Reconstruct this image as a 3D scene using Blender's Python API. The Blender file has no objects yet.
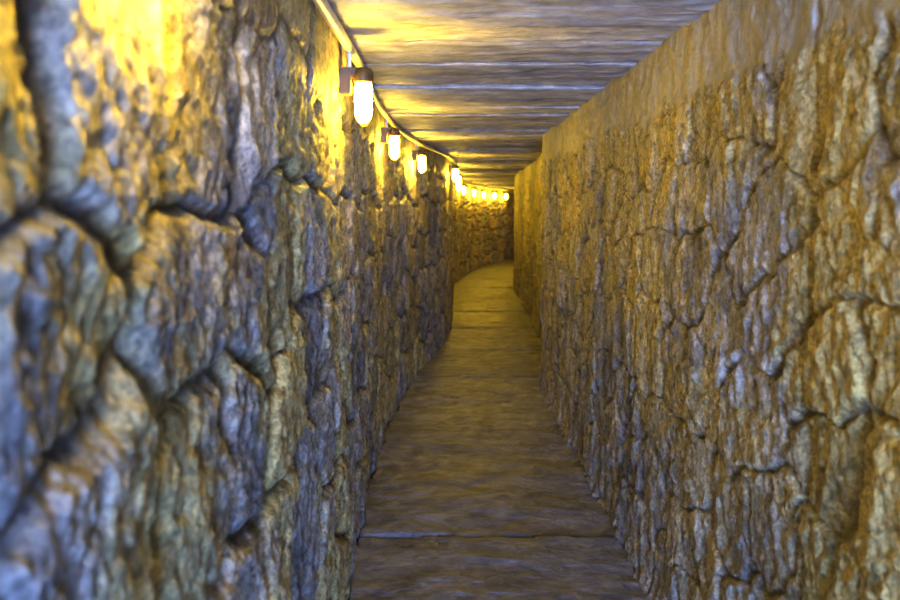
import bpy, math, numpy as np
from mathutils import Vector
def hsh(ix,iy,seed):
    ix=ix.astype(np.int64)+100000; iy=iy.astype(np.int64)+100000
    n=(ix*374761393+iy*668265263+seed*974634777)&0xffffffff
    n=((n^(n>>13))*1274126177)&0xffffffff
    n=((n^(n>>15))*739982445)&0xffffffff
    n=n^(n>>16)
    return n/4294967295.0
def vn(x,y,seed=0):
    ix=np.floor(x);iy=np.floor(y);fx=x-ix;fy=y-iy
    fx=fx*fx*fx*(fx*(fx*6-15)+10);fy=fy*fy*fy*(fy*(fy*6-15)+10)
    a=hsh(ix,iy,seed);b=hsh(ix+1,iy,seed);c=hsh(ix,iy+1,seed);d=hsh(ix+1,iy+1,seed)
    return a+(b-a)*fx+(c-a)*fy+(a-b-c+d)*fx*fy
def fbm(x,y,o=5,seed=0,g=.5):
    s=0;a=.5;t=0
    for i in range(o):
        c,sn=math.cos(i*.7+.3),math.sin(i*.7+.3)
        s=s+a*vn((x*c-y*sn)*2**i,(x*sn+y*c)*2**i,seed+i*17);t+=a;a*=g
    return s/t
def ridged(x,y,o=4,seed=0):
    s=0;a=.5;t=0
    for i in range(o):
        c,sn=math.cos(i*.9+.5),math.sin(i*.9+.5)
        s=s+a*(1-np.abs(2*vn((x*c-y*sn)*2**i,(x*sn+y*c)*2**i,seed+i*13)-1));t+=a;a*=.5
    return s/t
def sst(a,b,x):
    t=np.clip((x-a)/(b-a),0,1);return t*t*(3-2*t)
def terrace(h,n,k=.25):
    q=h*n;f=np.floor(q);r=q-f
    return (f+sst(.5-k,.5+k,r))/n
def stones(u,v,cw,ch,seed,jy_=.5,p=3.,wa=.35):
    wu=u+wa*.7*cw*(fbm(u*2.2,v*2.2,4,seed+5)-.5)*2
    wv=v+wa*ch*(fbm(u*1.7,v*2.6,4,seed+9)-.5)*2
    wu=wu+.02*(fbm(u*18,v*18,3,seed+25)-.5)*2;wv=wv+.02*(fbm(u*18,v*18,3,seed+35)-.5)*2
    r0=np.floor(wv/ch)
    F1=np.full(u.shape,9.);F2=np.full(u.shape,9.)
    ID=np.zeros(u.shape);LX=np.zeros(u.shape);LY=np.zeros(u.shape)
    for dr in (-1,0,1):
        r=r0+dr
        off=hsh(r,r*0+3,seed)
        x=wu/cw+off
        c0=np.floor(x)
        for dc in (-2,-1,0,1,2):
            c=c0+dc
            jx=.5+.75*(hsh(c,r,seed+1)-.5);jy=.5+jy_*(hsh(c,r,seed+2)-.5)
            dx=x-(c+jx);dy=wv/ch-(r+jy)
            d=(np.abs(dx)**p+np.abs(dy)**p)**(1/p)
            nid=hsh(c,r,seed+3)
            new=d<F1
            F2=np.where(new,F1,np.minimum(F2,d))
            F1=np.where(new,d,F1)
            ID=np.where(new,nid,ID);LX=np.where(new,dx,LX);LY=np.where(new,dy,LY)
    return F2-F1,ID,LX,LY
def smooth_tab(tab,y,sig=.15):
    tab=np.array(tab);g=np.arange(-6,36,.02)
    x=np.interp(g,tab[:,0],tab[:,1])
    k=np.exp(-.5*(np.arange(-40,41)*.02/sig)**2);k/=k.sum()
    x2=np.convolve(x,k,'same')
    x2[:60]=x[:60];x2[-60:]=x[-60:]
    return np.interp(y,g,x2)
LT=[(-6,-.42),(0,-.42),(3.8,-.42),(5.3,-.455),(6.7,-.45),(7.73,-.40),(8.9,-.315),(10.8,-.08),(12.6,.02),(19,.08),(21.7,.36),(25.4,.93),(28.8,1.87),(33,3.4)]
RT=[(-6,.815),(8.35,.815),(8.5,1.0),(11,1.09),(13.2,1.18),(17.4,1.24),(19,1.31),(21.7,1.56),(25.4,2.12),(28.8,3.0),(33,4.6)]
def LX_(y): return smooth_tab(LT,y)
def RX_(y): return smooth_tab(RT,y,.05)
H=2.08; Y0=-3.4
def ztop(y): return H-.10*sst(14,28,np.asarray(y,dtype=float))

def grid_mesh(name,P,attrs,mat,flip=False):
    ny,nx=P.shape[:2]
    me=bpy.data.meshes.new(name)
    idx=np.arange(ny*nx).reshape(ny,nx)
    a=idx[:-1,:-1].ravel();b=idx[:-1,1:].ravel();c=idx[1:,1:].ravel();d=idx[1:,:-1].ravel()
    F=np.stack([a,b,c,d] if not flip else [a,d,c,b],1)
    me.vertices.add(ny*nx);me.vertices.foreach_set('co',P.reshape(-1).astype(np.float32))
    me.loops.add(F.size);me.loops.foreach_set('vertex_index',F.ravel().astype(np.int32))
    me.polygons.add(len(F));me.polygons.foreach_set('loop_start',np.arange(0,F.size,4,dtype=np.int32))
    me.polygons.foreach_set('loop_total',np.full(len(F),4,dtype=np.int32))
    me.update(calc_edges=True)
    me.polygons.foreach_set('use_smooth',np.ones(len(F),dtype=bool))
    for k,v in attrs.items():
        at=me.attributes.new(k,'FLOAT','POINT');at.data.foreach_set('value',v.ravel().astype(np.float32))
    me.materials.append(mat)
    ob=bpy.data.objects.new(name,me);bpy.context.scene.collection.objects.link(ob)
    return ob

# ---------- materials ----------
def newmat(n):
    m=bpy.data.materials.new(n);m.use_nodes=True
    return m,m.node_tree.nodes,m.node_tree.links,m.node_tree.nodes['Principled BSDF']
def ramp(N,pts):
    r=N.new('ShaderNodeValToRGB');e=r.color_ramp.elements
    e[0].position=pts[0][0];e[0].color=(*pts[0][1],1);e[1].position=pts[-1][0];e[1].color=(*pts[-1][1],1)
    for p,c in pts[1:-1]:
        q=e.new(p);q.color=(*c,1)
    return r
def noise(N,L,vec,sc,det=6,ro=.6,dist=0):
    n=N.new('ShaderNodeTexNoise');n.inputs['Scale'].default_value=sc;n.inputs['Detail'].default_value=det
    n.inputs['Roughness'].default_value=ro;n.inputs['Distortion'].default_value=dist
    L.new(vec,n.inputs['Vector']);return n
def mixc(N,L,fac,a,b,mode='MIX'):
    m=N.new('ShaderNodeMix');m.data_type='RGBA';m.blend_type=mode
    for s,v in ((m.inputs[0],fac),(m.inputs[6],a),(m.inputs[7],b)):
        if hasattr(v,'links'): L.new(v,s)
        elif isinstance(v,tuple): s.default_value=(*v,1)
        else: s.default_value=v
    return m.outputs[2]
def stone_mat(name,plaster=False,seed=0.):
    m,N,L,B=newmat(name)
    tc=N.new('ShaderNodeTexCoord').outputs['Object']
    mp=N.new('ShaderNodeMapping');mp.inputs['Location'].default_value=(seed,seed,0);L.new(tc,mp.inputs['Vector']);v=mp.outputs[0]
    n1=noise(N,L,v,3.0,8,.65,.6)
    r1=ramp(N,[(.30,(.28,.28,.29)),(.42,(.52,.52,.51)),(.5,(.76,.75,.70)),(.60,(.84,.78,.62)),(.68,(.54,.45,.30))]);L.new(n1.outputs[0],r1.inputs[0])
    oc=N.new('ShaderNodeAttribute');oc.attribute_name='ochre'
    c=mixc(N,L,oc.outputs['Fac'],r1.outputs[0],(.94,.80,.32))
    n2=noise(N,L,v,17,8,.7,.3)
    r2=ramp(N,[(.34,(.30,.29,.29)),(.48,(.87,.87,.86)),(.64,(1.2,1.2,1.18))]);L.new(n2.outputs[0],r2.inputs[0])
    c=mixc(N,L,.9,c,r2.outputs[0],'MULTIPLY')
    n5=noise(N,L,v,80,6,.7)
    r5=ramp(N,[(.37,(.48,.47,.46)),(.6,(1.2,1.2,1.2))]);L.new(n5.outputs[0],r5.inputs[0])
    c=mixc(N,L,.85,c,r5.outputs[0],'MULTIPLY')
    at=N.new('ShaderNodeAttribute');at.attribute_name='tint'
    r3=ramp(N,[(0.,(.68,.68,.72)),(.4,(1.0,.99,.97)),(.7,(1.1,1.03,.90)),(1.,(1.2,1.18,1.15))]);L.new(at.outputs['Fac'],r3.inputs[0])
    c=mixc(N,L,.8,c,r3.outputs[0],'MULTIPLY')
    ac=N.new('ShaderNodeAttribute');ac.attribute_name='joint'
    c=mixc(N,L,ac.outputs['Fac'],c,(.13,.12,.105))
    if plaster:
        ap=N.new('ShaderNodeAttribute');ap.attribute_name='plaster'
        n4=noise(N,L,v,6,8,.7)
        r4=ramp(N,[(.3,(.55,.52,.42)),(.7,(.95,.90,.72))]);L.new(n4.outputs[0],r4.inputs[0])
        c=mixc(N,L,ap.outputs['Fac'],c,r4.outputs[0])
    L.new(c,B.inputs['Base Color'])
    n3=noise(N,L,v,45,12,.75)
    b1=N.new('ShaderNodeBump');b1.inputs['Strength'].default_value=1.;b1.inputs['Distance'].default_value=.03;L.new(n3.outputs[0],b1.inputs['Height'])
    b2=N.new('ShaderNodeBump');b2.inputs['Strength'].default_value=.6;b2.inputs['Distance'].default_value=.025;L.new(n2.outputs[0],b2.inputs['Height']);L.new(b1.outputs[0],b2.inputs['Normal'])
    L.new(b2.outputs[0],B.inputs['Normal'])
    B.inputs['Roughness'].default_value=.47
    return m
M_left=stone_mat('rubble_stone_left',False,3.)
M_right=stone_mat('rubble_stone_right',True,11.)

def slab_mat(name,cols,scale,grain,rough=.6,bump=.01):
    m,N,L,B=newmat(name)
    tc=N.new('ShaderNodeTexCoord').outputs['Object']
    mp=N.new('ShaderNodeMapping');mp.inputs['Scale'].default_value=scale;L.new(tc,mp.inputs['Vector']);v=mp.outputs[0]
    n1=noise(N,L,v,2.5,10,.62,.8)
    r1=ramp(N,cols);L.new(n1.outputs[0],r1.inputs[0])
    n2=noise(N,L,tc,9,8,.65)
    r2=ramp(N,[(.3,(.50,.50,.50)),(.65,(1.2,1.2,1.2))]);L.new(n2.outputs[0],r2.inputs[0])
    c=mixc(N,L,.8,r1.outputs[0],r2.outputs[0],'MULTIPLY')
    at=N.new('ShaderNodeAttribute');at.attribute_name='tint'
    r3=ramp(N,[(0.,(.78,.78,.80)),(1.,(1.15,1.13,1.10))]);L.new(at.outputs['Fac'],r3.inputs[0])
    c=mixc(N,L,.8,c,r3.outputs[0],'MULTIPLY')
    L.new(c,B.inputs['Base Color'])
    n3=noise(N,L,v,grain,10,.7,.5)
    b=N.new('ShaderNodeBump');b.inputs['Strength'].default_value=.8;b.inputs['Distance'].default_value=bump;L.new(n3.outputs[0],b.inputs['Height'])
    L.new(b.outputs[0],B.inputs['Normal']);B.inputs['Roughness'].default_value=rough
    return m
M_ceil=slab_mat('board_marked_concrete',[(.28,(.28,.28,.29)),(.40,(.54,.54,.54)),(.55,(.76,.75,.71)),(.70,(.56,.55,.51))],(1.0,2.2,1),8,.6,.02)
M_floor=slab_mat('worn_slab_floor',[(.3,(.14,.145,.17)),(.5,(.26,.27,.305)),(.7,(.38,.385,.415))],(1.6,1.8,1),12,.38,.04)
M_dirt=slab_mat('gravel_dirt',[(.3,(.05,.047,.043)),(.7,(.17,.16,.15))],(1,1,1),40,.9,.02)
def plain(name,col,ro=.5,me=0):
    m,N,L,B=newmat(name)
    tc=N.new('ShaderNodeTexCoord').outputs['Object'];n=noise(N,L,tc,25,5)
    r=ramp(N,[(.3,tuple(x*.75 for x in col)),(.7,col)]);L.new(n.outputs[0],r.inputs[0]);L.new(r.outputs[0],B.inputs['Base Color'])
    B.inputs['Roughness'].default_value=ro;B.inputs['Metallic'].default_value=me
    return m
M_pipe=plain('cream_conduit',(.88,.84,.68),.45)
M_fix=plain('aged_brass',(.13,.085,.035),.5,.1)
M_glow,N,L,B=newmat('lit_glass_jar')
B.inputs['Base Color'].default_value=(1,.9,.6,1)
B.inputs['Emission Color'].default_value=(1,.67,.055,1);B.inputs['Emission Strength'].default_value=250

# ---------- walls ----------
def ysteps(k,mn,y1=33.):
    ys=[];y=Y0
    while y<y1:
        ys.append(y);y+=max(mn,k*abs(y)) if y>.4 else (.03 if y<.2 else .008)
    return np.array(ys)
def build_wall(name,xf,side,ys,zs,disp,mat):
    x0=xf(ys);g=np.gradient(x0,ys);n=np.stack([np.ones_like(g),-np.clip(g,-.3,.3)],1);n/=np.linalg.norm(n,axis=1)[:,None]
    n*=side
    Yg,Zg=np.meshgrid(ys,zs,indexing='ij')
    d,attrs=disp(Yg,Zg)
    P=np.zeros(Yg.shape+(3,))
    P[...,0]=x0[:,None]+n[:,0][:,None]*d
    P[...,1]=Yg+n[:,1][:,None]*d
    P[...,2]=Zg
    return grid_mesh(name,P,attrs,mat,flip=(side<0))
def dispL(y,z):
    e,i,lx,ly=stones(y+.12,z+.02,.46,.31,24,.6,3.,.28)
    j=hsh(np.floor(i*9999),i*0,4);k=hsh(np.floor(i*9999),i*0,5)
    f=fbm(y*5,z*5,6,3)
    d=.030*sst(0,.20,e)+.012*(i-.5)+.014*(j-.5)*lx+.016*(k-.5)*ly
    d=d+.014*(f-.5)*2+.014*terrace(fbm(y*5,z*6,5,8),6,.2)+.014*(ridged(y*11,z*11,5,31)-.5)+.022*(fbm(y*35,z*35,4,39,.6)-.5)
    d=np.clip(d+.002,-.045,.085)
    top=sst(1.78,1.86,z)
    d=d*(1-top)+(.052+.3*(np.clip(d,0,.06)-.03))*top
    joint=(1-sst(.01,.09,e))*.8
    oc=.8*sst(.44,.58,fbm(y*2.2+4,z*2.2,5,301))
    return d,{'tint':i,'joint':joint,'ochre':oc}
def dispR(y,z):
    e,i,lx,ly=stones(y,z,.42,.27,77,.6,4.,.28)
    j=hsh(np.floor(i*9999),i*0,4);k=hsh(np.floor(i*9999),i*0,5)
    e2,i2,lx2,_=stones(y*1.0+3,z,.13,.20,91,.9,2.5,.6)
    j2=hsh(np.floor(i2*9999),i2*0,4)
    f=fbm(y*5,z*4,6,43)
    band=1.84+.07*(fbm(y*3,z*0+1,4,7)-.5)*2+.10*(fbm(y*18,z*9,3,3)-.5)
    pl=sst(band-.01,band+.01,z)
    d=.016*sst(0,.10,e)+.014*(i-.5)+.014*(j-.5)*lx+.014*(k-.5)*ly
    d=d+.012*(f-.5)*2+.020*terrace(fbm(y*8,z*4.5,5,18),7,.15)+.014*(ridged(y*15,z*9,5,61)-.5)+(.014*(i2-.5)+.018*(j2-.5)*lx2)*sst(0,.12,e2)+.022*(fbm(y*35,z*28,4,69,.6)-.5)+.008
    dp=.034+.034*(fbm(y*8,z*8,6,5,.65)-.5)+.015*(fbm(y*1.5,z*1.5,2,6)-.5)
    d=d*(1-pl)+dp*pl
    d=d-.035*np.exp(-((y-2.15-.01*(vn(z*6,z*0,5)-.5))/.011)**2)
    foot=1-sst(0,.14,z)
    d=d+.012*foot+.034*foot*(vn(y*22,z*22,9)-.5)
    d=np.clip(d,-.07,.10)
    joint=(1-sst(.01,.05,e))*.6*(1-pl)
    tint=np.clip(i*.6+i2*.4,0,1)
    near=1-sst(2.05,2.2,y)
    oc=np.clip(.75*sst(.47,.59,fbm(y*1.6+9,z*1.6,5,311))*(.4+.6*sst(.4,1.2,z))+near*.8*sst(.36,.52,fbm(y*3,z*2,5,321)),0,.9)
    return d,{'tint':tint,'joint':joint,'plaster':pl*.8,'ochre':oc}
zs=np.linspace(-.06,2.14,440)
build_wall('wall_left',LX_,1,ysteps(.005,.005),zs,dispL,M_left)
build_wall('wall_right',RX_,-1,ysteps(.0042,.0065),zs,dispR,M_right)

# ---------- slabs ----------
class Acc:
    def __init__(s): s.P=[];s.F=[];s.T=[];s.n=0
    def add(s,P,F,T): s.P.append(P.reshape(-1,3));s.F.append(F+s.n);s.T.append(T.ravel());s.n+=P.size//3
    def obj(s,name,mat):
        P=np.concatenate(s.P);F=np.concatenate(s.F);T=np.concatenate(s.T)
        me=bpy.data.meshes.new(name)
        me.vertices.add(len(P));me.vertices.foreach_set('co',P.ravel().astype(np.float32))
        me.loops.add(F.size);me.loops.foreach_set('vertex_index',F.ravel().astype(np.int32))
        me.polygons.add(len(F));me.polygons.foreach_set('loop_start',np.arange(0,F.size,4,dtype=np.int32))
        me.polygons.foreach_set('loop_total',np.full(len(F),4,dtype=np.int32))
        me.update(calc_edges=True);me.polygons.foreach_set('use_smooth',np.ones(len(F),dtype=bool))
        at=me.attributes.new('tint','FLOAT','POINT');at.data.foreach_set('value',T.astype(np.float32))
        me.materials.append(mat);ob=bpy.data.objects.new(name,me);bpy.context.scene.collection.objects.link(ob);return ob
def slab(acc,y0,y1,xl,xr,zface,thick,up,hfun,tint,nu,nv,edge=.006,skew=0.,tilt=0.):
    u=np.linspace(0,1,nu);v=np.linspace(0,1,nv)
    u=np.concatenate([[0,0],u,[1,1]]);v=np.concatenate([[0,0],v,[1,1]])
    Ug,Vg=np.meshgrid(u,v,indexing='ij')
    yv=y0+(y1-y0)*v
    X=xl(yv)[None,:]*(1-Ug)+xr(yv)[None,:]*Ug
    wob=.014*(fbm(X*9,X*0+y0*7,4,12)-.5)*2+skew*(Ug-.5)
    wob2=.014*(fbm(X*9,X*0+y1*7,4,12)-.5)*2+skew*(Ug-.5)
    Y=y0+wob*1+(y1-y0+wob2-wob)*Vg
    sidew=.03*(fbm(Y*4,X*0,4,33)-.5)*2
    X=X+sidew
    Z=zface+(hfun(X,Y))*up+tilt*(Vg-.5)
    din=np.minimum(np.minimum(Vg*(y1-y0),(1-Vg)*(y1-y0)),.5)
    Z=Z-up*edge*(1-sst(0,.02,din))
    Z[0,:]=Z[-1,:]=zface-up*thick; Z[:,0]=Z[:,-1]=zface-up*thick
    nx,ny=Ug.shape
    idx=np.arange(nx*ny).reshape(nx,ny)
    F=np.stack([idx[:-1,:-1].ravel(),idx[1:,:-1].ravel(),idx[1:,1:].ravel(),idx[:-1,1:].ravel()],1)
    if up<0: F=F[:,::-1]
    acc.add(np.stack([X,Y,Z],-1),F,np.full(X.shape,tint))
rng=np.random.RandomState(5)
acc=Acc();y=Y0
while y<33:
    w=rng.uniform(.28,.50)
    gap=rng.uniform(.008,.02)
    zf=float(ztop(y+w/2))+rng.choice([0,.0,.008,.016,-.008])+rng.uniform(-.004,.004)
    s0=rng.uniform(0,50)
    def hf(X,Y,s0=s0):
        g=fbm(X*1.2+s0,Y*12,5,71)
        return .006*(g-.5)*2+.008*terrace(fbm(X*2+s0,Y*7,4,72),4)+.010*(fbm(X*14,Y*20,4,74)-.5)
    near=y<12
    slab(acc,y,y+w,lambda q:LX_(q)-.10,lambda q:RX_(q)+.10,zf,.10,-1,hf,rng.uniform(0,1),90 if near else 24,56 if near else 14,.008,rng.uniform(-.02,.02),rng.uniform(-.015,.012))
    y+=w+gap
acc.obj('ceiling',M_ceil)
ys=np.linspace(Y0,33,80)
P=np.stack([np.stack([LX_(ys)-.14,ys,ztop(ys)+.085],1),np.stack([RX_(ys)+.14,ys,ztop(ys)+.085],1)],1)
grid_mesh('ceiling_light_blocker',P,{'tint':np.zeros(P.shape[:2])},M_dirt)  # added sheet above the slabs, stops light leaking in through their gaps
acc=Acc()
joints=[Y0,-1.0,.5,2.35,4.42,6.6,8.7,10.4,12.3,14.2,16.3,18.4,20.6,22.8,25,27.2,29.5,33]
tints=[.5,.3,.6,.8,.45,.95,.4,.8,.3,.7,.4,.8,.3,.6,.4,.7,.5]
for (a,b),tt in zip(zip(joints[:-1],joints[1:]),tints):
    s0=rng.uniform(0,50)
    zt=rng.uniform(-.008,.008)
    def hf(X,Y,s0=s0):
        return .012*(fbm(X*2+s0,Y*3,6,171)-.5)*2+.026*terrace(fbm(X*1.8+s0,Y*3.0,6,172),9,.07)+.014*(ridged(X*7,Y*8,5,173)-.5)
    slab(acc,a+.014,b-.014,lambda q:LX_(q)+.045,lambda q:RX_(q)-.03,zt-.013,.06,1,hf,tt,150,300 if b<14 else 60,.018,rng.uniform(-.05,.05))
acc.obj('floor',M_floor)
ys=np.concatenate([np.arange(Y0,14,.03),np.arange(14,33,.12)])
us=np.linspace(0,1,60);Yg,Ug=np.meshgrid(ys,us,indexing='ij')
X=(LX_(ys)-.12)[:,None]*(1-Ug)+(RX_(ys)+.12)[:,None]*Ug
Z=-.045+.02*(fbm(X*12,Yg*12,4,88)-.5)*2
grid_mesh('floor_gravel_bed',np.stack([X,Yg,Z],-1),{'tint':np.full(X.shape,.5)},M_dirt,flip=True)

# ---------- lamps ----------
def lathe(name,prof,seg,mat,parent,loc):
    P=[];F=[]
    for r,z in prof:
        for k in range(seg):
            a=2*math.pi*k/seg;P.append((r*math.cos(a),r*math.sin(a),z))
    for j in range(len(prof)-1):
        for k in range(seg):
            F.append((j*seg+k,j*seg+(k+1)%seg,(j+1)*seg+(k+1)%seg,(j+1)*seg+k))
    F.append(tuple(range(seg))[::-1]);F.append(tuple((len(prof)-1)*seg+k for k in range(seg)))
    me=bpy.data.meshes.new(name);me.from_pydata(P,[],F);me.materials.append(mat)
    for p in me.polygons:p.use_smooth=True
    o=bpy.data.objects.new(name,me);bpy.context.scene.collection.objects.link(o);o.parent=parent;o.location=loc;return o
def box(name,size,loc,mat,parent,bev=.004):
    import bmesh
    bm=bmesh.new();bmesh.ops.create_cube(bm,size=1);bmesh.ops.scale(bm,vec=size,verts=bm.verts)
    bmesh.ops.bevel(bm,geom=bm.edges[:],offset=bev,segments=2,affect='EDGES')
    me=bpy.data.meshes.new(name);bm.to_mesh(me);bm.free();me.materials.append(mat)
    o=bpy.data.objects.new(name,me);bpy.context.scene.collection.objects.link(o);o.parent=parent;o.location=loc;return o
def tube(name,splines,r,mat,parent):
    cu=bpy.data.curves.new(name,'CURVE');cu.dimensions='3D';cu.bevel_depth=r;cu.bevel_resolution=2
    for pts in splines:
        s=cu.splines.new('POLY');s.points.add(len(pts)-1)
        for p,q in zip(s.points,pts):p.co=(*q,1)
    cu.materials.append(mat);o=bpy.data.objects.new(name,cu);bpy.context.scene.collection.objects.link(o);o.parent=parent;return o
lamps=[-1.3,1.27,3.47,6.1,8.5,11.6,14.6,17.6,20.2,22.4,24.3,26.0,27.4]
for yy in lamps:
    xw=float(LX_(np.array([yy]))[0]);sl=float((LX_(np.array([yy+.1]))-LX_(np.array([yy-.1])))[0])/.2
    zt=float(ztop(yy))
    E=bpy.data.objects.new('wall_lamp',None);bpy.context.scene.collection.objects.link(E)
    E.location=(xw,yy,zt-.222);E.rotation_euler=(0,0,-math.atan(sl))
    cx=.134
    box('back_plate',(.04,.06,.09),(.074,0,.065),M_fix,E)
    box('bracket_arm',(.05,.035,.03),(.105,0,.095),M_fix,E)
    lathe('socket_cap',[(.012,.112),(.028,.107),(.034,.092),(.035,.066),(.030,.060)],20,M_fix,E,(cx,0,0))
    lathe('glass_jar',[(.027,.062),(.030,.045),(.030,-.042),(.026,-.058),(.017,-.071),(.006,-.076)],12,M_glow,E,(cx,0,0))
    sp=[]
    for k in range(4):
        a=math.pi/4+k*math.pi/2;c,s=math.cos(a),math.sin(a)
        sp.append([(cx+.035*c,.035*s,.070),(cx+.037*c,.037*s,-.03),(cx+.030*c,.030*s,-.066),(cx+.012*c,.012*s,-.084),(cx,0,-.086)])
    sp.append([(cx+.037*math.cos(t*math.pi/8),.037*math.sin(t*math.pi/8),-.0) for t in range(17)])
    tube('wire_guard',sp,.0014,M_fix,E)
    tube('feed_pipe',[[(.088,0,.10),(.088,0,.182)]],.008,M_pipe,E)
yy=np.arange(Y0+.1,30,.15);xx=LX_(yy)+.088;zz=ztop(yy)-.045
tube('electrical_conduit',[list(zip(xx,yy,zz))],.017,M_pipe,None)

# ---------- light ----------
W=bpy.data.worlds.new('World');bpy.context.scene.world=W;W.use_nodes=True
W.node_tree.nodes['Background'].inputs[0].default_value=(.35,.5,1,1);W.node_tree.nodes['Background'].inputs[1].default_value=.5
ld=bpy.data.lights.new('entrance_daylight','AREA');ld.shape='RECTANGLE';ld.size=1.0;ld.size_y=1.8;ld.energy=210;ld.color=(.28,.44,1);ld.spread=math.radians(85)
lo=bpy.data.objects.new('entrance_daylight',ld);bpy.context.scene.collection.objects.link(lo)
lo.location=(.2,Y0-.1,1.05);lo.rotation_euler=(math.radians(90),0,0)

cd=bpy.data.cameras.new('camera');cd.sensor_width=36;cd.lens=40;cd.clip_start=.02
cd.dof.use_dof=True;cd.dof.focus_distance=4.0;cd.dof.aperture_fstop=4.2
co=bpy.data.objects.new('camera',cd);bpy.context.scene.collection.objects.link(co)
co.location=(0,0,1.5);co.rotation_euler=(math.radians(90-5.37),0,-.003)
bpy.context.scene.camera=co
vs=bpy.context.scene.view_settings
vs.view_transform='Standard';vs.exposure=.08;vs.gamma=.80
